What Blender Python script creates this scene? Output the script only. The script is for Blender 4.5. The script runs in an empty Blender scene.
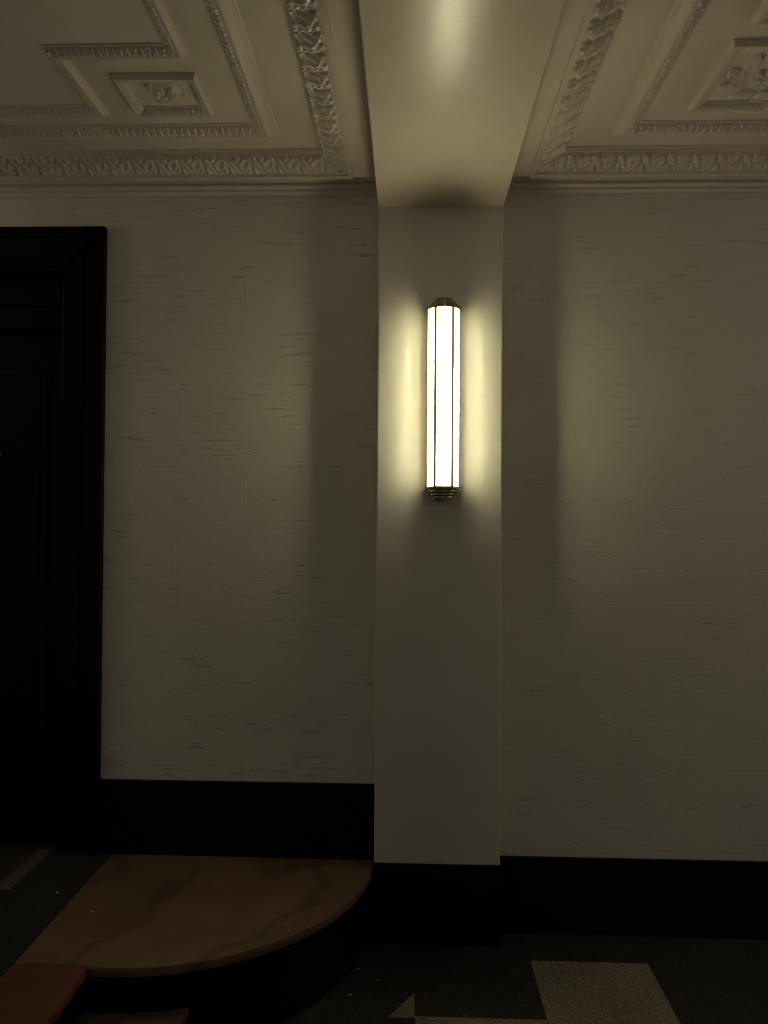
import bpy, bmesh, math, random
import numpy as np
from mathutils import Matrix, Vector

scene = bpy.context.scene
COL = scene.collection

# ------------------------------------------------------------------ camera
H = 1.5                      # eye height above the lower floor (m)
FPX = 770.0                  # focal length in pixels of a 768 x 1024 picture
yaw = math.atan((409 - 384) / FPX)
pit = math.atan((523 - 512) / FPX)
roll = 0.0072
fwd = Vector((-math.sin(yaw) * math.cos(pit), math.cos(yaw) * math.cos(pit), math.sin(pit)))
rgt = fwd.cross(Vector((0, 0, 1))).normalized()
dwn = fwd.cross(rgt)
cr, sr = math.cos(roll), math.sin(roll)
r2 = cr * rgt - sr * dwn
d2 = sr * rgt + cr * dwn
cam_data = bpy.data.cameras.new('camera')
cam = bpy.data.objects.new('camera', cam_data)
COL.objects.link(cam)
cam_data.sensor_fit = 'VERTICAL'
cam_data.sensor_height = 24.0
cam_data.lens = FPX / 1024 * 24.0
cam_data.clip_start = 0.02
cam.matrix_world = Matrix(((r2.x, -d2.x, -fwd.x, 0), (r2.y, -d2.y, -fwd.y, 0), (r2.z, -d2.z, -fwd.z, H), (0, 0, 0, 1)))
scene.camera = cam

# ------------------------------------------------------------------ light of the place
world = bpy.data.worlds.new('lobby_dimness')
scene.world = world
world.use_nodes = True
wb = world.node_tree.nodes['Background']
wb.inputs['Color'].default_value = (1.0, 0.94, 0.79, 1)
wb.inputs['Strength'].default_value = 0.088

# added point lights, standing in for the hall's unseen lamps left and right
for lx, lz, en in ((-2.75, 2.45, 7.0), (3.0, 2.15, 11.0)):
    ld = bpy.data.lights.new('hall_lamp_standin', 'POINT')
    ld.shadow_soft_size = 0.12
    ld.energy = en
    ld.color = (1.0, 0.82, 0.66)
    lo = bpy.data.objects.new('hall_lamp_standin', ld)
    lo.location = (lx, 2.35, lz)
    COL.objects.link(lo)

LAMP_GLASS = 12.0
LAMP_TUBE = 400.0
LAMP_COL = (1.0, 0.98, 0.71)

scene.view_settings.view_transform = 'Standard'
scene.view_settings.look = 'None'
scene.view_settings.gamma = 1.0
scene.view_settings.exposure = 0.0
scene.view_settings.use_curve_mapping = False
scene.cycles.use_denoising = True
scene.cycles.filter_width = 1.1
scene.cycles.max_bounces = 8
scene.cycles.diffuse_bounces = 5
scene.cycles.transmission_bounces = 6

# ------------------------------------------------------------------ materials
def new_mat(name):
    m = bpy.data.materials.new(name)
    m.use_nodes = True
    nt = m.node_tree
    return m, nt, nt.nodes['Principled BSDF']

def N(nt, t, **kw):
    n = nt.nodes.new(t)
    for k, v in kw.items():
        if k in n.inputs:
            n.inputs[k].default_value = v
        else:
            setattr(n, k, v)
    return n

def ramp(nt, stops):
    n = nt.nodes.new('ShaderNodeValToRGB')
    e = n.color_ramp.elements
    while len(e) < len(stops):
        e.new(0.5)
    for el, (p, c) in zip(e, stops):
        el.position = p
        el.color = (c[0], c[1], c[2], 1) if not isinstance(c, (int, float)) else (c, c, c, 1)
    return n

def coords(nt, scale=(1, 1, 1), rot=(0, 0, 0)):
    tc = nt.nodes.new('ShaderNodeTexCoord')
    mp = nt.nodes.new('ShaderNodeMapping')
    mp.inputs['Scale'].default_value = scale
    mp.inputs['Rotation'].default_value = rot
    nt.links.new(tc.outputs['Object'], mp.inputs['Vector'])
    return mp.outputs['Vector']

def mth(nt, op, a, b=None):
    n = nt.nodes.new('ShaderNodeMath')
    n.operation = op
    for i, v in enumerate((a, b)):
        if v is None:
            continue
        if isinstance(v, (int, float)):
            n.inputs[i].default_value = v
        else:
            nt.links.new(v, n.inputs[i])
    return n.outputs[0]

def paint(name, col, rough, bump=0.02, var=0.06):
    m, nt, b = new_mat(name)
    v = coords(nt)
    n1 = N(nt, 'ShaderNodeTexNoise', Scale=3.0, Detail=4.0)
    nt.links.new(v, n1.inputs['Vector'])
    r = ramp(nt, [(0.3, [c * (1 - var) for c in col]), (0.7, [min(1, c * (1 + var)) for c in col])])
    nt.links.new(n1.outputs['Fac'], r.inputs['Fac'])
    nt.links.new(r.outputs['Color'], b.inputs['Base Color'])
    b.inputs['Roughness'].default_value = rough
    n2 = N(nt, 'ShaderNodeTexNoise', Scale=90.0, Detail=3.0)
    nt.links.new(v, n2.inputs['Vector'])
    bp = N(nt, 'ShaderNodeBump', Strength=bump, Distance=0.01)
    nt.links.new(n2.outputs['Fac'], bp.inputs['Height'])
    nt.links.new(bp.outputs['Normal'], b.inputs['Normal'])
    return m

def wall_plaster(name, col, tilt, strength):
    """painted plaster scored into blocks, with torn horizontal gouges"""
    m, nt, b = new_mat(name)
    v0 = coords(nt)
    n1 = N(nt, 'ShaderNodeTexNoise', Scale=2.2, Detail=5.0)
    nt.links.new(v0, n1.inputs['Vector'])
    r = ramp(nt, [(0.3, [c * 0.94 for c in col]), (0.7, [c * 1.05 for c in col])])
    nt.links.new(n1.outputs['Fac'], r.inputs['Fac'])
    nt.links.new(r.outputs['Color'], b.inputs['Base Color'])
    b.inputs['Roughness'].default_value = 0.55
    def mask(scale, lo, hi, rot=0.0, detail=2.0, off=0.0):
        tc = nt.nodes.new('ShaderNodeTexCoord')
        mp = nt.nodes.new('ShaderNodeMapping')
        mp.inputs['Scale'].default_value = scale
        mp.inputs['Rotation'].default_value = (0, rot, 0)
        mp.inputs['Location'].default_value = (off, 0, off)
        nt.links.new(tc.outputs['Object'], mp.inputs['Vector'])
        n = N(nt, 'ShaderNodeTexNoise', Scale=1.0, Detail=detail)
        nt.links.new(mp.outputs['Vector'], n.inputs['Vector'])
        rp = ramp(nt, [(lo, 0.0), (hi, 1.0)])
        nt.links.new(n.outputs['Fac'], rp.inputs['Fac'])
        return rp.outputs['Color']
    # torn gouges: short level rows of small pits, in loose groups
    row = mask((8.0, 1.0, 90.0), 0.635, 0.70, tilt, 1.0)
    grp = mask((3.2, 1.0, 6.0), 0.44, 0.54, 0.0, 1.0, 3.1)
    pits = mask((85.0, 1.0, 120.0), 0.40, 0.54, 0.0, 1.0)
    pit_ = mth(nt, 'MULTIPLY', mth(nt, 'MULTIPLY', row, grp), pits)
    # scored block joints
    sx = N(nt, 'ShaderNodeSeparateXYZ')
    nt.links.new(v0, sx.inputs[0])
    cx = N(nt, 'ShaderNodeCombineXYZ')
    nt.links.new(mth(nt, 'ADD', sx.outputs['X'], 0.623), cx.inputs['X'])
    nt.links.new(sx.outputs['Z'], cx.inputs['Y'])
    br = N(nt, 'ShaderNodeTexBrick')
    br.inputs['Color1'].default_value = (0, 0, 0, 1)
    br.inputs['Color2'].default_value = (0, 0, 0, 1)
    br.inputs['Mortar'].default_value = (1, 1, 1, 1)
    br.inputs['Scale'].default_value = 1.0
    br.inputs['Mortar Size'].default_value = 0.0022
    br.inputs['Mortar Smooth'].default_value = 0.3
    br.inputs['Brick Width'].default_value = 0.50
    br.inputs['Row Height'].default_value = 0.30
    nt.links.new(cx.outputs[0], br.inputs['Vector'])
    worn = mask((3.0, 1.0, 2.0), 0.42, 0.58, 0.0, 1.0, 7.7)
    jn = mth(nt, 'MULTIPLY', br.outputs['Fac'], worn)
    fine = N(nt, 'ShaderNodeTexNoise', Scale=1.0, Detail=4.0)
    vw = coords(nt, (30.0, 1.0, 55.0))
    nt.links.new(vw, fine.inputs['Vector'])
    hgt = mth(nt, 'ADD', mth(nt, 'MULTIPLY', pit_, -1.0), mth(nt, 'MULTIPLY', jn, -0.30))
    hgt = mth(nt, 'ADD', hgt, mth(nt, 'MULTIPLY', fine.outputs['Fac'], 0.10))
    bp = N(nt, 'ShaderNodeBump', Strength=strength, Distance=0.02)
    nt.links.new(hgt, bp.inputs['Height'])
    nt.links.new(bp.outputs['Normal'], b.inputs['Normal'])
    return m

def simple(name, col, rough, metal=0.0, spec=0.5):
    m, nt, b = new_mat(name)
    v = coords(nt)
    n1 = N(nt, 'ShaderNodeTexNoise', Scale=14.0, Detail=4.0)
    nt.links.new(v, n1.inputs['Vector'])
    r = ramp(nt, [(0.3, [c * 0.85 for c in col]), (0.7, [min(1, c * 1.12) for c in col])])
    nt.links.new(n1.outputs['Fac'], r.inputs['Fac'])
    nt.links.new(r.outputs['Color'], b.inputs['Base Color'])
    b.inputs['Roughness'].default_value = rough
    b.inputs['Metallic'].default_value = metal
    b.inputs['Specular IOR Level'].default_value = spec
    return m

def terrazzo(name, base, chip, scale, rough=0.5, share=0.22):
    m, nt, b = new_mat(name)
    v = coords(nt)
    vo = N(nt, 'ShaderNodeTexVoronoi', Scale=scale)
    nt.links.new(v, vo.inputs['Vector'])
    rr = ramp(nt, [(0.0, base), (1 - share, base), (1 - share + 0.02, chip)])
    nt.links.new(vo.outputs['Color'], rr.inputs['Fac'])
    n1 = N(nt, 'ShaderNodeTexNoise', Scale=2.5, Detail=5.0)
    nt.links.new(v, n1.inputs['Vector'])
    r2_ = ramp(nt, [(0.3, 0.75), (0.7, 1.15)])
    nt.links.new(n1.outputs['Fac'], r2_.inputs['Fac'])
    mx = N(nt, 'ShaderNodeMix', data_type='RGBA', blend_type='MULTIPLY')
    mx.inputs[0].default_value = 1.0
    nt.links.new(rr.outputs['Color'], mx.inputs[6])
    nt.links.new(r2_.outputs['Color'], mx.inputs[7])
    nt.links.new(mx.outputs[2], b.inputs['Base Color'])
    b.inputs['Roughness'].default_value = rough
    b.inputs['Specular IOR Level'].default_value = 0.25
    return m

def marble(name, a, bcol, vein, rough=0.45):
    m, nt, b = new_mat(name)
    v = coords(nt, (1, 1, 1), (0, 0, 0.35))
    n1 = N(nt, 'ShaderNodeTexNoise', Scale=5.0, Detail=6.0, Roughness=0.6)
    nt.links.new(v, n1.inputs['Vector'])
    r = ramp(nt, [(0.35, a), (0.65, bcol)])
    nt.links.new(n1.outputs['Fac'], r.inputs['Fac'])
    w = N(nt, 'ShaderNodeTexWave', wave_type='BANDS', bands_direction='X')
    w.inputs['Scale'].default_value = 0.75
    w.inputs['Distortion'].default_value = 9.0
    w.inputs['Detail'].default_value = 4.0
    w.inputs['Detail Scale'].default_value = 2.6
    nt.links.new(v, w.inputs['Vector'])
    wr = ramp(nt, [(0.0, 1.0), (0.07, 0.0)])
    nt.links.new(w.outputs['Fac'], wr.inputs['Fac'])
    mx = N(nt, 'ShaderNodeMix', data_type='RGBA')
    nt.links.new(mth(nt, 'MULTIPLY', wr.outputs['Color'], 0.6), mx.inputs[0])
    nt.links.new(r.outputs['Color'], mx.inputs[6])
    mx.inputs[7].default_value = (*vein, 1)
    nt.links.new(mx.outputs[2], b.inputs['Base Color'])
    b.inputs['Roughness'].default_value = rough
    b.inputs['Specular IOR Level'].default_value = 0.3
    return m

WALLC = (0.71, 0.69, 0.58)
M_WALL_L = wall_plaster('painted_scored_plaster', WALLC, 0.03, 0.6)
M_WALL_R = wall_plaster('painted_worn_plaster', WALLC, -0.03, 0.5)
M_PIL = paint('smooth_cream_paint', (0.74, 0.71, 0.60), 0.5, 0.03)
M_CEIL = paint('satin_ceiling_paint', (0.70, 0.62, 0.53), 0.42, 0.03)
M_BEAM = paint('glossy_beam_paint', (0.72, 0.63, 0.51), 0.31, 0.05)
M_ORN = paint('satin_ornament_paint', (0.70, 0.62, 0.53), 0.25, 0.02)
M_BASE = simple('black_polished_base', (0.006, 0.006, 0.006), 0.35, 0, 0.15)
M_DOOR = simple('black_door_paint', (0.0025, 0.0025, 0.0025), 0.4, 0, 0.10)
M_BRASS = simple('aged_brass', (0.50, 0.40, 0.18), 0.28, 1.0)
M_DBRASS = simple('dark_brass', (0.30, 0.25, 0.12), 0.30, 1.0)
M_BRONZE = simple('dark_bronze', (0.05, 0.04, 0.025), 0.5, 0.8)
M_FLOOR = terrazzo('dark_terrazzo', (0.022, 0.022, 0.020), (0.055, 0.055, 0.045), 160)
M_FTAN = terrazzo('tan_terrazzo', (0.17, 0.15, 0.115), (0.30, 0.27, 0.22), 220, 0.55, 0.4)
M_FTAND = terrazzo('brown_terrazzo', (0.070, 0.056, 0.050), (0.11, 0.09, 0.085), 220, 0.55, 0.4)
M_MARB = marble('tan_marble', (0.125, 0.078, 0.050), (0.17, 0.112, 0.072), (0.060, 0.034, 0.024))
M_RED = marble('red_marble', (0.105, 0.040, 0.029), (0.135, 0.060, 0.044), (0.075, 0.028, 0.022))
M_CHIP = simple('white_paint_flake', (0.72, 0.68, 0.58), 0.7)

def lamp_glass():
    m = bpy.data.materials.new('opal_glass')
    m.use_nodes = True
    nt = m.node_tree
    nt.nodes.clear()
    out = nt.nodes.new('ShaderNodeOutputMaterial')
    tr = nt.nodes.new('ShaderNodeBsdfTranslucent')
    tr.inputs['Color'].default_value = (0.85, 0.82, 0.62, 1)
    em = nt.nodes.new('ShaderNodeEmission')
    em.inputs['Color'].default_value = (*LAMP_COL, 1)
    em.inputs['Strength'].default_value = LAMP_GLASS
    ad = nt.nodes.new('ShaderNodeAddShader')
    nt.links.new(tr.outputs[0], ad.inputs[0])
    nt.links.new(em.outputs[0], ad.inputs[1])
    nt.links.new(ad.outputs[0], out.inputs['Surface'])
    return m

def emit(name, col, s):
    m = bpy.data.materials.new(name)
    m.use_nodes = True
    nt = m.node_tree
    nt.nodes.clear()
    out = nt.nodes.new('ShaderNodeOutputMaterial')
    em = nt.nodes.new('ShaderNodeEmission')
    em.inputs['Color'].default_value = (*col, 1)
    em.inputs['Strength'].default_value = s
    nt.links.new(em.outputs[0], out.inputs['Surface'])
    return m

M_GLASS = lamp_glass()
M_TUBE = emit('lit_tube', (1.0, 0.97, 0.76), LAMP_TUBE)

# ------------------------------------------------------------------ helpers
def link(name, me, mat, parent=None):
    o = bpy.data.objects.new(name, me)
    COL.objects.link(o)
    if mat is not None:
        me.materials.append(mat)
    if parent is not None:
        o.parent = parent
    return o

def tag(o, label, cat, group=None, kind=None):
    o['label'] = label
    o['category'] = cat
    if group:
        o['group'] = group
    if kind:
        o['kind'] = kind
    return o

def empty(name, loc=(0, 0, 0)):
    o = bpy.data.objects.new(name, None)
    o.empty_display_size = 0.1
    COL.objects.link(o)
    o.location = loc
    return o

class MB:
    """collects boxes, prisms and sheets and links them as one mesh"""
    def __init__(self):
        self.v, self.f = [], []
    def add(self, vs, fs):
        k = len(self.v)
        self.v += [tuple(p) for p in vs]
        self.f += [tuple(i + k for i in q) for q in fs]
        return self
    def box(self, x0, x1, y0, y1, z0, z1):
        return self.add([(x0, y0, z0), (x1, y0, z0), (x1, y1, z0), (x0, y1, z0), (x0, y0, z1), (x1, y0, z1), (x1, y1, z1), (x0, y1, z1)],
                        [(0, 3, 2, 1), (4, 5, 6, 7), (0, 1, 5, 4), (1, 2, 6, 5), (2, 3, 7, 6), (3, 0, 4, 7)])
    def prism(self, pts, z0, z1):
        n = len(pts)
        return self.add([(p[0], p[1], z0) for p in pts] + [(p[0], p[1], z1) for p in pts],
                        [tuple(range(n - 1, -1, -1)), tuple(range(n, 2 * n))] + [(i, (i + 1) % n, n + (i + 1) % n, n + i) for i in range(n)])
    def grid(self, P):
        a, b = P.shape[:2]
        vs = P.reshape(-1, 3).tolist()
        fs = [(i * b + j, i * b + j + 1, (i + 1) * b + j + 1, (i + 1) * b + j) for i in range(a - 1) for j in range(b - 1)]
        return self.add(vs, fs)
    def build(self, name, mat, parent=None, bevel=0.0, seg=2, angle=None, loc=None):
        me = bpy.data.meshes.new(name)
        vs = self.v if loc is None else [(a - loc[0], b - loc[1], c - loc[2]) for a, b, c in self.v]
        me.from_pydata(vs, [], self.f)
        bm = bmesh.new()
        bm.from_mesh(me)
        if bevel:
            bmesh.ops.remove_doubles(bm, verts=bm.verts, dist=1e-5)
        bmesh.ops.recalc_face_normals(bm, faces=bm.faces)
        if bevel:
            es = [e for e in bm.edges if len(e.link_faces) == 2 and e.calc_face_angle() > 0.6]
            bmesh.ops.bevel(bm, geom=es, offset=bevel, segments=seg, affect='EDGES', profile=0.5, clamp_overlap=True)
        bm.to_mesh(me)
        bm.free()
        if angle is not None:
            me.polygons.foreach_set('use_smooth', [True] * len(me.polygons))
            me.set_sharp_from_angle(angle=math.radians(angle))
        o = link(name, me, mat, parent)
        if loc is not None:
            o.location = loc
        return o

# ------------------------------------------------------------------ main measures
YW = 2.868            # plane of the long wall
YP = 2.765           # face of the pilaster
XA, XB = -0.117, 0.332   # sides of pilaster and beam
ZC = 2.8135          # coffer ceiling
ZS = 2.7560          # plain strip beside the beam
ZB = 2.640           # underside of the beam
ZL = 0.26            # upper landing
XL, XR = -4.2, 4.2   # extent of the hall
Y0 = -1.2
CX = 0.1075          # axis of pilaster and beam

# ------------------------------------------------------------------ structure
DOX = -1.293          # door opening's right edge
DOL = -2.36
DTOP = 2.466
wl = MB()
wl.box(DOX, XA + 0.01, YW, YW + 0.15, 0, 2.90)
wl.box(DOL, DOX, YW, YW + 0.15, DTOP, 2.90)
wl.box(XL, DOL, YW, YW + 0.15, 0, 2.90)
tag(wl.build('wall_left', M_WALL_L), 'cream plaster wall with scored blocks and torn gouges beside the black door', 'wall', kind='structure')
wr = MB().box(XB - 0.01, XR, YW, YW + 0.15, 0, 2.90)
tag(wr.build('wall_right', M_WALL_R), 'cream plaster wall right of the lit pilaster', 'wall', kind='structure')

pl = MB().box(XA, XB, YP, YW + 0.12, 0.285, ZB + 0.05)
tag(pl.build('pilaster', M_PIL, bevel=0.005, seg=3, angle=40), 'smooth cream pilaster that carries the lit wall lamp', 'pilaster', kind='structure')
bmn = MB().box(XA - 0.002, XB + 0.002, Y0, YP + 0.002, ZB, 2.90)
tag(bmn.build('ceiling_beam', M_BEAM, bevel=0.005, seg=3, angle=40), 'glossy cream ceiling beam running from the top of the pilaster', 'beam', kind='structure')

ce = MB()
ce.box(XL, XA - 0.06, Y0, YW + 0.1, ZC, ZC + 0.06)
ce.box(XB + 0.06, XR, Y0, YW + 0.1, ZC, ZC + 0.06)
tag(ce.build('ceiling', M_CEIL), 'cream coffered plaster ceiling either side of the beam', 'ceiling', kind='structure')

fl = MB().box(XL, XR, Y0, YW + 0.1, -0.08, 0.0)
tag(fl.build('floor', M_FLOOR), 'dark speckled terrazzo floor at the foot of the pilaster', 'floor', kind='structure')
fu = MB().box(XL, -1.1, Y0, YW + 0.4, 0.002, ZL)
tag(fu.build('floor_landing', M_FLOOR), 'dark raised terrazzo floor in front of the black door', 'floor', kind='structure')

# black baseboards
bl = MB().box(DOX + 0.143, XA, YW - 0.012, YW + 0.01, 0.0, 0.533)
tag(bl.build('baseboard_left', M_BASE, bevel=0.003), 'tall black baseboard above the marble landing', 'baseboard', kind='structure')
br_ = MB().box(XB, XR, YW - 0.012, YW + 0.01, 0.0, 0.278)
tag(br_.build('baseboard_right', M_BASE, bevel=0.003), 'tall black baseboard under the wall right of the pilaster', 'baseboard', kind='structure')
bp_ = MB().box(XA - 0.002, XB + 0.006, YP - 0.006, YW, 0.0, 0.286)
tag(bp_.build('baseboard_pilaster', M_BASE, bevel=0.003), 'black base block at the foot of the pilaster', 'baseboard', kind='structure')

# ------------------------------------------------------------------ mouldings
def runs(path, profile, orn, step, mat, name, label, flip=1):
    """Sweep a profile along a polyline on the ceiling, with mitred corners.
    path: base-line points (x, y); profile: list of (v, drop, w) where v goes to the right-hand side of travel,
    w = weight of the ornament; orn(u, s) gives the ornament's height."""
    n = len(path)
    pts = [np.array(p, float) for p in path]
    dirs = [(pts[i + 1] - pts[i]) / np.linalg.norm(pts[i + 1] - pts[i]) for i in range(n - 1)]
    nor = [np.array((d[1], -d[0])) * flip for d in dirs]
    closed = np.allclose(pts[0], pts[-1])
    mit = []
    for i in range(n):
        if i in (0, n - 1) and not closed:
            mit.append(nor[0] if i == 0 else nor[-1])
        else:
            a, b = (nor[-1], nor[0]) if i in (0, n - 1) else (nor[i - 1], nor[i])
            mit.append((a + b) / (1 + a @ b))
    pr = np.array(profile, float)
    V, D, W = pr[:, 0], pr[:, 1], pr[:, 2]
    tv, td = np.gradient(V), np.gradient(D)
    ln = np.hypot(tv, td) + 1e-9
    nv, nd = -td / ln, tv / ln          # outward: towards larger drop
    on = W > 0
    S = np.zeros(len(V))
    if on.any():
        ids = np.where(on)[0]
        S[ids] = np.linspace(0, 1, len(ids))
    mb = MB()
    for i in range(n - 1):
        L = np.linalg.norm(pts[i + 1] - pts[i])
        m = max(2, int(L / step))
        t = np.linspace(0, 1, m)[:, None]
        a = pts[i][None] + V[:, None] * mit[i][None]
        b = pts[i + 1][None] + V[:, None] * mit[i + 1][None]
        P2 = a[None] * (1 - t[..., None]) + b[None] * t[..., None]      # m x k x 2
        u = (P2 - pts[i]) @ dirs[i]
        hh = orn(u, S[None] + 0 * u) * W[None] if orn else 0 * u
        off = hh * nv[None]
        xy = P2 + off[..., None] * nor[i][None, None]
        z = ZC - (D[None] + hh * nd[None])
        mb.grid(np.concatenate([xy, z[..., None]], 2))
    o = mb.build(name, mat, angle=50)
    tag(o, label, 'moulding', kind='structure')
    return o

def gauss(x, s):
    return np.exp(-(x / s) ** 2)

def acanthus(lean):
    p = 0.0865
    def f(u, s):
        a = (u / p) % 1.0
        b = a if lean > 0 else 1 - a
        env = np.clip(s / 0.08, 0, 1) ** 0.5 * np.clip((1 - s) / 0.08, 0, 1) ** 0.5
        out = np.zeros_like(s)
        for sh in (-1, 0, 1):
            x = b - sh
            # leaf: leaning tongue, broad and curled over at the head, narrow at the tip
            c = 0.38 + 0.34 * s
            w = 0.34 * (1 - 0.62 * s ** 1.5)
            q = (x - c) / w
            leaf = np.clip(1 - np.abs(q) ** 2.4, 0, 1) ** 0.6
            lobes = 0.80 + 0.20 * np.cos(2 * np.pi * 4.5 * (s + 0.25 * np.abs(q)))
            mid = 1 - 0.45 * gauss(q, 0.16)
            head = 1 + 0.45 * gauss(s - 0.16, 0.14)
            out = np.maximum(out, leaf * lobes * mid * head * (1 - 0.25 * s))
            # hooked rim that curls round the head of the next leaf
            rr = np.hypot((x - 0.98) / 0.30, (s - 0.42) / 0.34)
            hook = gauss(rr - 1.0, 0.20) * (x < 1.06)
            out = np.maximum(out, 0.85 * hook)
            fill = np.clip((1 - rr) / 0.15, 0, 1) * (0.42 + 0.16 * np.cos(2 * np.pi * 3 * (x + 0.8 * s)))
            out = np.maximum(out, fill * (x < 1.06))
            # slim dart at the foot between two leaves
            dart = gauss(x - 0.12 - 0.18 * s, 0.06) * np.clip((s - 0.5) / 0.2, 0, 1)
            out = np.maximum(out, 0.6 * dart)
        return 0.017 * env * out
    return f

def leaf_and_dart(p, amp):
    def f(u, s):
        a = (u / p) % 2.0
        b = a % 1.0
        x = b - 0.5
        w = np.where(a < 1, 0.50 * (1 - 0.55 * s), 0.18 + 0.30 * s)
        d = np.clip(1 - (np.abs(x) / w) ** 2, 0, 1) ** 0.5
        rib = -0.6 * gauss(x, 0.10)
        v = 0.30 * np.cos(2 * np.pi * (2.5 * s + 1.5 * np.abs(x) + 0.3 * np.floor(u / p)))
        env = np.clip(s / 0.12, 0, 1) * np.clip((1 - s) / 0.12, 0, 1)
        return amp * env * (0.25 + d * (0.75 + rib + v))
    return f

def prof_acanthus():
    P = [(0.0, 0.0, 0), (0.0, 0.006, 0), (0.009, 0.006, 0), (0.009, 0.0125, 0), (0.0125, 0.0125, 0)]
    k = 26
    for i in range(k):
        t = i / (k - 1)
        v = 0.0125 + 0.083 * t
        d = 0.0125 + 0.034 * t + 0.006 * math.sin(math.pi * t)
        P.append((v, d, 1 if 0 < i < k - 1 else 0))
    P += [(0.0965, 0.0465, 0), (0.0975, 0.0560, 0), (0.1135, 0.0590, 0), (0.1135, 0.040, 0)]
    return P

def prof_ridge(wi, drop, wo, k=12):
    P = [(0.0, 0.0, 0), (0.0, 0.004, 0), (0.006, 0.004, 0), (0.007, 0.002, 0)]
    for i in range(k):
        t = i / (k - 1)
        P.append((0.007 + (wi - 0.007) * t, 0.003 + (drop - 0.004) * (t ** 0.8), 1 if 0 < i < k - 1 else 0))
    P += [(wi + 0.001, drop, 0), (wi + 0.008, drop, 0), (wi + 0.010, drop - 0.004, 0), (wi + wo * 0.85, 0.004, 0), (wi + wo * 0.9, 0.004, 0), (wi + wo, 0.0, 0)]
    return P

YIN = 2.675          # inner line of the acanthus band on the wall side
PA = prof_acanthus()
xl_in = CX - 0.432
xr_in = CX + 0.432
runs([(xl_in, Y0), (xl_in, YIN), (XL, YIN)], PA, acanthus(-1), 0.0026, M_ORN, 'trim_1',
     'wide leaf moulding framing the ceiling left of the beam', flip=1)
runs([(xr_in, Y0), (xr_in, YIN), (XR, YIN)], PA, acanthus(1), 0.0026, M_ORN, 'trim_2',
     'wide leaf moulding framing the ceiling right of the beam', flip=-1)
PN = prof_ridge(0.042, 0.024, 0.044)
LD = leaf_and_dart(0.023, 0.0075)
runs([(CX - 0.638, Y0), (CX - 0.638, 2.50), (XL, 2.50)], PN, LD, 0.0022, M_ORN, 'trim_3',
     'narrow ornate moulding inside the wide leaf band left of the beam', flip=1)
runs([(CX + 0.640, Y0), (CX + 0.640, 2.51), (XR, 2.51)], PN, LD, 0.0022, M_ORN, 'trim_4',
     'narrow ornate moulding inside the wide leaf band right of the beam', flip=-1)
PK = prof_ridge(0.032, 0.020, 0.022)
LK = leaf_and_dart(0.020, 0.006)
runs([(-0.682, Y0), (-0.682, 2.075), (-1.026, 2.075), (-1.026, 2.378), (XL, 2.378)], PK, LK, 0.0022, M_ORN, 'trim_5',
     'stepped ornate moulding with a notched corner on the left ceiling', flip=1)

def frame_path(x0, x1, y0, y1, d):
    return [(x0 + d, y0 + d), (x1 - d, y0 + d), (x1 - d, y1 - d), (x0 + d, y1 - d), (x0 + d, y0 + d)]

PF = prof_ridge(0.026, 0.018, 0.014)
runs(frame_path(-0.884, -0.634, 2.213, 2.432, 0.040), PF, leaf_and_dart(0.016, 0.004), 0.0022, M_ORN, 'trim_6',
     'small square moulding around the flower rosette on the left ceiling', flip=1)
runs(frame_path(0.868, 1.215, 2.090, 2.437, 0.040), PF, leaf_and_dart(0.016, 0.004), 0.0022, M_ORN, 'trim_7',
     'square moulding around the leafy wreath on the right ceiling', flip=1)
runs(frame_path(0.868, 1.60, 1.30, 2.020, 0.060), PK, LK, 0.0022, M_ORN, 'trim_8',
     'ornate panel moulding at the top right of the ceiling', flip=1)

# plain strips beside the beam and the small stepped cornice at the wall's head
for i, (x0, x1, side) in enumerate(((CX - 0.319, XA - 0.002, 'left'), (XB + 0.002, CX + 0.319, 'right'))):
    mb = MB().box(x0, x1, Y0, 2.780, ZS, ZC + 0.01)
    tag(mb.build('trim_%d' % (9 + i), M_ORN, bevel=0.003), 'plain flat ceiling strip along the %s side of the beam' % side, 'moulding', kind='structure')

def cornice(x0, x1, name, label):
    prof = [(0.0, 2.700), (0.004, 2.700), (0.004, 2.706), (0.010, 2.709), (0.013, 2.713), (0.011, 2.718), (0.018, 2.719), (0.024, 2.723), (0.024, 2.729),
            (0.020, 2.731), (0.030, 2.733), (0.034, 2.738), (0.033, 2.743), (0.028, 2.745), (0.028, 2.83), (0.0, 2.83)]
    n = len(prof)
    vs = [(x, YW - 1.35 * p, 2.722 + 1.30 * (z - 2.700)) for x in (x0, x1) for p, z in prof]
    fs = [(i, (i + 1) % n, n + (i + 1) % n, n + i) for i in range(n)] + [tuple(range(n)), tuple(range(2 * n - 1, n - 1, -1))]
    tag(MB().add(vs, fs).build(name, M_ORN, angle=35), label, 'cornice', kind='structure')
cornice(XL, XA, 'trim_11', 'thin stepped cornice at the head of the wall left of the pilaster')
cornice(XB, XR, 'trim_12', 'thin stepped cornice at the head of the wall right of the pilaster')

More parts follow.
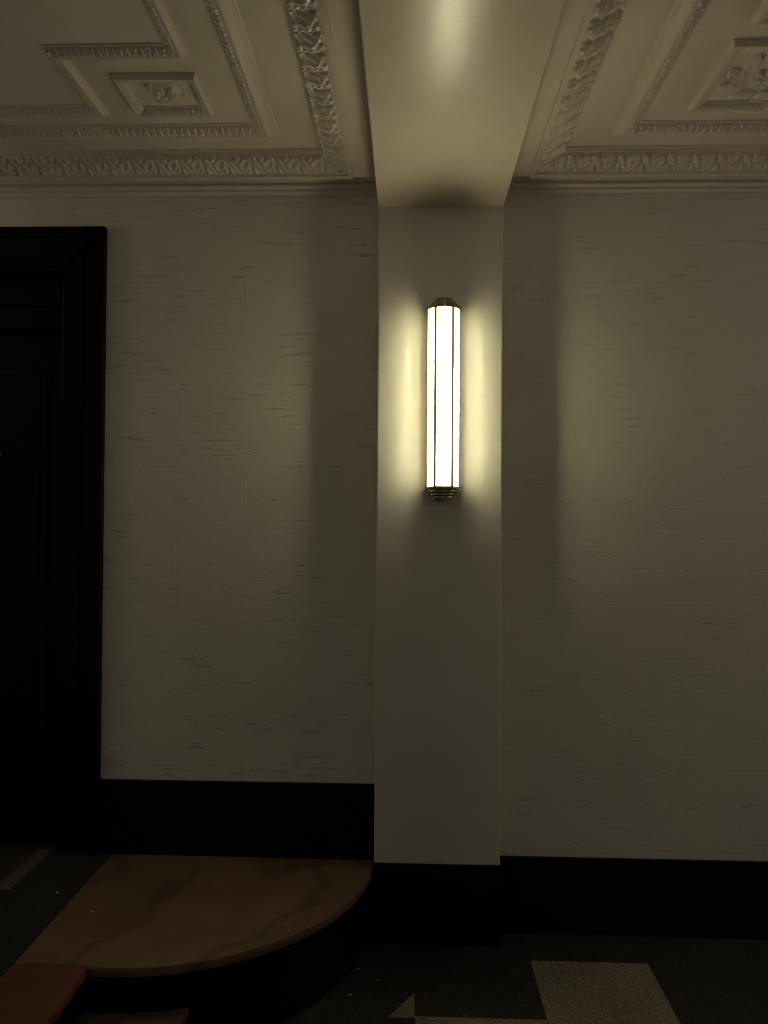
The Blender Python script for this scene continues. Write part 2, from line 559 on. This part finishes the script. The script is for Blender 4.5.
# ------------------------------------------------------------------ rosettes
def petal(ang, r0, r1, wid, lift, dip, curl, nU=13, nV=11):
    """a cupped leaf from radius r0 to r1, hanging below z = 0"""
    P = np.zeros((nU, nV, 3))
    for i in range(nU):
        t = i / (nU - 1)
        half = wid * (math.sin(math.pi * min(0.97, 0.12 + 0.86 * t)) ** 0.7) * (1 + 0.10 * math.sin(t * 18))
        for j in range(nV):
            s = -1 + 2 * j / (nV - 1)
            r = r0 + (r1 - r0) * t
            z = -(0.002 + lift * math.sin(math.pi * (0.15 + 0.75 * t)) ** 0.8) * (1 - 0.75 * abs(s) ** 2.2) + dip * math.exp(-(s / 0.22) ** 2) * math.sin(math.pi * t)
            a = ang + s * half / max(r, 0.012) + curl * t * t
            P[i, j] = (r * math.cos(a), r * math.sin(a), z)
    return P

def sheet(P, thick=0.0):
    """closed shell between the leaf and the plane behind it"""
    mb = MB()
    mb.grid(P)
    a, b = P.shape[:2]
    Q = P.copy()
    Q[..., 2] = 0.0005
    k = len(mb.v)
    mb.add(Q.reshape(-1, 3).tolist(), [(i * b + j, (i + 1) * b + j, (i + 1) * b + j + 1, i * b + j + 1) for i in range(a - 1) for j in range(b - 1)])
    ring = [(0, j) for j in range(b)] + [(i, b - 1) for i in range(1, a)] + [(a - 1, j) for j in range(b - 2, -1, -1)] + [(i, 0) for i in range(a - 2, 0, -1)]
    m = len(ring)
    for q in range(m):
        i0, j0 = ring[q]
        i1, j1 = ring[(q + 1) % m]
        mb.f.append((i0 * b + j0, k + i0 * b + j0, k + i1 * b + j1, i1 * b + j1))
    return mb

def lathe(prof, seg=40):
    mb = MB()
    n = len(prof)
    P = np.zeros((seg + 1, n, 3))
    for i in range(seg + 1):
        a = 2 * math.pi * i / seg
        for j, (r, z) in enumerate(prof):
            P[i, j] = (r * math.cos(a), r * math.sin(a), z)
    return mb.grid(P)

t = empty('ceiling_rosette', (-0.748, 2.292, ZC))
tag(t, 'round flower rosette in the small square frame left of the beam', 'rosette')
DOME = [(0.0, 0.024), (0.012, 0.0238), (0.024, 0.0225), (0.036, 0.0190), (0.044, 0.0135), (0.048, 0.007), (0.049, 0.001)]
def dome(rad):
    return float(np.interp(rad, [p[0] for p in DOME], [p[1] for p in DOME]))
lathe([(a, -b) for a, b in DOME] + [(0.058, -0.002), (0.060, 0.001)]).build('dome', M_ORN, t, angle=40)
for k in range(6):
    P = petal(2 * math.pi * k / 6 + 0.3, 0.012, 0.043, 0.0150, 0.015, 0.007, 0.0)
    for a in range(P.shape[0]):
        for b in range(P.shape[1]):
            P[a, b, 2] -= dome(math.hypot(P[a, b, 0], P[a, b, 1])) - 0.001
    sheet(P).build('petal', M_ORN, t, angle=60)
lathe([(0.0, -0.038), (0.006, -0.037), (0.010, -0.033), (0.011, -0.022)], 20).build('boss', M_ORN, t, angle=60)

t = empty('ceiling_rosette', (1.042, 2.262, ZC))
tag(t, 'open wreath of curled leaves in the square panel right of the beam', 'rosette')
for k in range(10):
    sheet(petal(2 * math.pi * k / 10, 0.078, 0.132, 0.030, 0.016, 0.008, 0.28)).build('leaf', M_ORN, t, angle=60)
for k in range(6):
    sheet(petal(2 * math.pi * k / 6 + 0.2, 0.010, 0.050, 0.021, 0.020, 0.008, 0.35)).build('petal', M_ORN, t, angle=60)
lathe([(0.0, -0.032), (0.008, -0.030), (0.013, -0.024), (0.014, -0.012), (0.014, 0.0005)], 20).build('boss', M_ORN, t, angle=60)

# ------------------------------------------------------------------ wall lamp
LX, LY = 0.1185, YP - 0.042
t = empty('wall_sconce', (LX, YP, 1.60))
tag(t, 'tall lit wall lamp with opal glass panels and stepped brass ends on the pilaster', 'wall lamp')
TL = (LX, YP, 1.60)
def loc_build(mb, name, mat, **kw):
    mb.v = [(a - TL[0], b - TL[1], c - TL[2]) for a, b, c in mb.v]
    return mb.build(name, mat, t, **kw)

RS = 0.0550
Z0, Z1 = 1.630, 2.252
def arc_panel(a0, a1, r0, r1, z0, z1, n=12):
    pts = []
    for i in range(n + 1):
        a = math.radians(a0 + (a1 - a0) * i / n)
        pts.append((LX + r1 * math.sin(a), LY - r1 * math.cos(a)))
    for i in range(n, -1, -1):
        a = math.radians(a0 + (a1 - a0) * i / n)
        pts.append((LX + r0 * math.sin(a), LY - r0 * math.cos(a)))
    m = MB()
    k = len(pts)
    vs = [(x, y, z0) for x, y in pts] + [(x, y, z1) for x, y in pts]
    fs = [(i, (i + 1) % k, k + (i + 1) % k, k + i) for i in range(k)]
    for i in range(n):                       # caps as quads
        fs.append((i, k - 1 - i, k - 2 - i, i + 1))
        fs.append((k + i, k + i + 1, 2 * k - 2 - i, 2 * k - 1 - i))
    return m.add(vs, fs)
for a0, a1 in ((-27, 27), (-95.6, -38), (38, 95.6)):
    g = []
    for i in range(17):
        a = math.radians(a0 + (a1 - a0) * i / 16)
        g.append([(LX + RS * math.sin(a), LY - RS * math.cos(a), z) for z in (Z0, Z1)])
    loc_build(MB().grid(np.array(g)), 'glass_panel', M_GLASS, angle=50)
for a in (-32.5, 32.5):
    loc_build(arc_panel(a - 5.6, a + 5.6, RS - 0.003, RS + 0.0024, Z0 - 0.001, Z1 + 0.001, 3), 'glazing_bar', M_BRASS, angle=50)
for sx in (-1, 1):
    loc_build(MB().box(LX + sx * RS - 0.002, LX + sx * RS + 0.002, LY - 0.006, LY + 0.001, Z0 - 0.001, Z1 + 0.001), 'glazing_bar', M_BRASS, bevel=0.0008)
loc_build(MB().box(LX - 0.0554, LX + 0.0554, LY + 0.0048, YP - 0.0005, Z0 - 0.01, Z1 + 0.01), 'back_plate', M_BRASS, bevel=0.003)

def tier(m, r, z0, z1):
    n = 28
    pts = [(LX - r, YP - 0.0005)]
    for i in range(n + 1):
        a = math.radians(-90 + 180 * i / n)
        pts.append((LX + r * math.sin(a), LY - r * math.cos(a)))
    pts.append((LX + r, YP - 0.0005))
    m.prism(pts, z0, z1)
cap = MB()
for r, z0, z1 in ((0.0600, Z1, Z1 + 0.010), (0.050, Z1 + 0.010, Z1 + 0.020), (0.041, Z1 + 0.020, Z1 + 0.030), (0.032, Z1 + 0.030, Z1 + 0.042)):
    tier(cap, r, z0, z1)
loc_build(cap, 'top_cap', M_DBRASS, bevel=0.0016, seg=2, angle=40)
cap = MB()
z = Z0
for r, h in ((0.0600, 0.011), (0.0515, 0.011), (0.0430, 0.011), (0.0345, 0.011), (0.023, 0.008)):
    tier(cap, r, z - h, z)
    z -= h
loc_build(cap, 'bottom_cap', M_DBRASS, bevel=0.0016, seg=2, angle=40)
for (za, zb) in ((Z1, Z1 + 0.044), (Z0 - 0.044, Z0)):
    rib = MB()  # brighter brass strip down the cap's middle, standing for its reflection highlight
    for k in range(4):
        r = 0.0600 - 0.0088 * k
        z0, z1 = (za + 0.010 * k, za + 0.010 * (k + 1)) if za == Z1 else (zb - 0.011 * (k + 1), zb - 0.011 * k)
        rib.box(LX - 0.0035, LX + 0.0035, LY - r - 0.003, LY - r + 0.004, z0 + 0.001, z1 - 0.001)
    loc_build(rib, 'cap_highlight_rib', M_BRASS, bevel=0.001)
tub = MB()
nn = 20
pts = [(LX + 0.013 * math.cos(2 * math.pi * i / nn), LY - 0.012 + 0.013 * math.sin(2 * math.pi * i / nn)) for i in range(nn)]
tub.prism(pts, Z0 + 0.085, Z1 - 0.085)
loc_build(tub, 'light_tube', M_TUBE)

# ------------------------------------------------------------------ marble landing and step
def arc(cx, cy, r, a0, a1, n):
    return [(cx + r * math.cos(math.radians(a0 + (a1 - a0) * i / n)), cy + r * math.sin(math.radians(a0 + (a1 - a0) * i / n))) for i in range(n + 1)]
AX, AY = -0.822, 2.84
t = empty('landing_step', (-0.82, 2.5, 0))
tag(t, 'tan marble landing step with a rounded corner beside the pilaster', 'step')
def at0(mb, loc):
    mb.v = [(a - loc[0], b - loc[1], c - loc[2]) for a, b, c in mb.v]
    return mb
o1 = arc(AX, AY - 0.010, 0.700, 0, -90, 48)
pts = [(AX + 0.70, YW - 0.013)] + o1 + [(-0.884, AY - 0.710), (-0.884, 2.1425), (-1.099, 2.1425), (-1.099, YW - 0.013)]
at0(MB().prism(pts, ZL - 0.028, ZL), (-0.82, 2.5, 0)).build('tread', M_MARB, t, bevel=0.004, seg=2, angle=35)
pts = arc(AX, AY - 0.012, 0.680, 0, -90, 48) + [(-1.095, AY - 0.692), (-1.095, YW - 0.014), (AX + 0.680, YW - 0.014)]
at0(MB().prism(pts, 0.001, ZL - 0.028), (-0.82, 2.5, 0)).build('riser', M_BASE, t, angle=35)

t = empty('border_step', (-0.99, 1.2, 0))
tag(t, 'red marble top step running on from the tan landing', 'step')
at0(MB().box(-1.099, -0.884, Y0, 2.1415, ZL - 0.028, ZL), (-0.99, 1.2, 0)).build('tread', M_RED, t, bevel=0.004, angle=35)
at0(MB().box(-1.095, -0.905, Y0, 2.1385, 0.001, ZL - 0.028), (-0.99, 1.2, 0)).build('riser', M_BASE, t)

t = empty('lower_step', (-0.75, 1.2, 0))
tag(t, 'lower tan marble step tucked under the curved landing', 'step')
RY = AY - 0.012 - 0.686
c2 = [(x, AY - 0.012 - math.sqrt(0.686 ** 2 - (x - AX) ** 2)) for x in np.linspace(-0.612, AX, 12)]
pts = [(-0.612, Y0)] + c2 + [(-0.9035, RY), (-0.9035, Y0)]
at0(MB().prism(pts, 0.102, 0.130), (-0.75, 1.2, 0)).build('tread', M_MARB, t, bevel=0.003, angle=35)
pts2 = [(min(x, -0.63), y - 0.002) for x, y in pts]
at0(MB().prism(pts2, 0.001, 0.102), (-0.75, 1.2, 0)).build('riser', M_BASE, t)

# ------------------------------------------------------------------ floor inlays
def inlay(pts, z, name, mat, label):
    tag(MB().prism(pts, z - 0.002, z + 0.0006).build(name, mat), label, 'floor inlay', kind='structure')
inlay([(0.428, 2.20), (0.826, 2.20), (0.826, 2.682), (0.428, 2.682)], 0.0, 'trim_13', M_FTAN, 'square tan inlay in the dark floor right of the pilaster')
inlay([(0.029, 2.22), (0.4265, 2.22), (0.4265, 2.366), (0.029, 2.366)], 0.0, 'trim_14', M_FTAN, 'tan inlay strip at the bottom edge of the dark floor')
inlay([(-0.053, 2.358), (0.0275, 2.358), (0.0275, 2.483)], 0.0, 'trim_15', M_FTAN, 'small tan triangle inlay left of the tan strip')
inlay([(-1.388, 2.885), (-1.332, 2.885), (-1.332, 2.560), (-2.30, 2.560), (-2.30, 2.610), (-1.388, 2.610)], ZL, 'trim_16', M_FTAND, 'brown border line in the raised floor by the black door')

# ------------------------------------------------------------------ door
d = empty('door_1', (DOX, YW, ZL))
tag(d, 'tall black panelled door in a stepped black casing', 'door', kind='structure')
DL = (DOX, YW, ZL)
def dbuild(mb, name, mat, parent=None, **kw):
    mb.v = [(a - DL[0], b - DL[1], c - DL[2]) for a, b, c in mb.v]
    return mb.build(name, mat, parent or d, **kw)
CW = 0.143
cas = MB()
ys = (YW - 0.022, YW + 0.02)
for x0, x1, dy in ((DOX, DOX + 0.035, 0.010), (DOX + 0.035, DOX + 0.060, 0.0), (DOX + 0.060, DOX + 0.105, 0.006), (DOX + 0.105, DOX + CW, -0.008)):
    cas.box(x0, x1, ys[0] + dy, ys[1], ZL + 0.273, 2.606 - (DOX + CW - x1))
    w0, w1 = x0 - DOX, x1 - DOX
    cas.box(DOL - w1, DOL - w0, ys[0] + dy, ys[1], ZL + 0.273, 2.606 - (CW - w1))
    cas.box(DOL - w1, DOX + w1, ys[0] + dy, ys[1], DTOP - 0.003 + w0, DTOP - 0.003 + w1)
dbuild(cas, 'casing', M_DOOR)
for x0, x1 in ((DOX, DOX + CW), (DOL - CW, DOL)):
    dbuild(MB().box(x0, x1, YW - 0.034, YW + 0.01, ZL, ZL + 0.273), 'plinth_block', M_DOOR, bevel=0.003)
jm = MB()
jm.box(DOX - 0.02, DOX + 0.005, YW - 0.008, YW + 0.2, ZL, DTOP)
jm.box(DOL - 0.005, DOL + 0.02, YW - 0.008, YW + 0.2, ZL, DTOP)
jm.box(DOL, DOX, YW - 0.008, YW + 0.2, DTOP - 0.02, DTOP + 0.005)
jm.box(DOL, DOX, YW + 0.02, YW + 0.2, 2.235, 2.290)
dbuild(jm, 'jamb', M_DOOR, bevel=0.002)
tp = MB()
tp.box(DOL + 0.02, DOX - 0.02, YW + 0.075, YW + 0.11, 2.29, DTOP - 0.02)
tp.box(DOL + 0.06, DOX - 0.06, YW + 0.062, YW + 0.08, 2.33, DTOP - 0.045)
dbuild(tp, 'transom_panel', M_DOOR, bevel=0.004)
leaf = dbuild(MB().box(DOL + 0.022, DOX - 0.022, YW + 0.065, YW + 0.11, ZL + 0.012, 2.232), 'door_leaf', M_DOOR, bevel=0.003)
for x0, x1 in ((DOL + 0.11, (DOL + DOX) / 2 - 0.05), ((DOL + DOX) / 2 + 0.05, DOX - 0.10)):
    for z0, z1 in ((ZL + 0.22, 1.10), (1.24, 2.11)):
        p = MB()
        for k, (i, y) in enumerate(((0.0, 0.053), (0.02, 0.060), (0.035, 0.056))):
            if k == 0:
                for bx in ((x0, x1, z0, z0 + 0.02), (x0, x1, z1 - 0.02, z1), (x0, x0 + 0.02, z0 + 0.02, z1 - 0.02), (x1 - 0.02, x1, z0 + 0.02, z1 - 0.02)):
                    p.box(bx[0], bx[1], YW + y, YW + 0.066, bx[2], bx[3])
            else:
                p.box(x0 + i, x1 - i, YW + y, YW + 0.066, z0 + i, z1 - i)
        pp = dbuild(p, 'door_panel', M_DOOR, leaf)
dbuild(MB().box(DOL + 0.022, DOX - 0.022, YW + 0.055, YW + 0.11, ZL + 0.001, ZL + 0.078), 'threshold', M_DOOR, bevel=0.004)
kn = MB()
for i in range(1):
    kn.prism([(-1.588 + 0.020 * math.cos(2 * math.pi * q / 20), 1.754 + 0.030 * math.sin(2 * math.pi * q / 20)) for q in range(20)], 0, 0.012)
kn.v = [(x, YW + 0.054 - z, y) for x, y, z in kn.v]
dbuild(kn, 'door_viewer', M_BRONZE, leaf, bevel=0.002)

# ------------------------------------------------------------------ paint flakes on floor and steps
random.seed(4)
def flake(x, y, z, s, label):
    pts = []
    n = 7
    for i in range(n):
        a = 2 * math.pi * i / n
        r = s * random.uniform(0.6, 1.1)
        pts.append((r * math.cos(a) * 1.4, r * math.sin(a)))
    mb = MB().prism(pts, 0.0, s * 0.5)
    o = mb.build('paint_flake', M_CHIP, bevel=s * 0.15)
    o.location = (x, y, z)
    o.rotation_euler = (0, 0, random.uniform(0, 3))
    tag(o, label, 'paint flake', 'paint flakes fallen on floor and steps')
flake(-1.163, 2.546, ZL, 0.0058, 'tiny white flake on the dark raised floor left of the marble landing')
flake(-0.993, 2.429, ZL, 0.0050, 'tiny white flake on the tan marble landing')
flake(-0.161, 2.607, 0.0, 0.0038, 'tiny white flake on the dark floor closest to the pilaster base')
flake(-0.177, 2.463, 0.0, 0.0038, 'tiny white flake on the dark floor closest to the bottom of the curved riser')
flake(-0.091, 2.548, 0.0, 0.0034, 'tiny white flake on the dark floor, rightmost of the three by the curved riser')
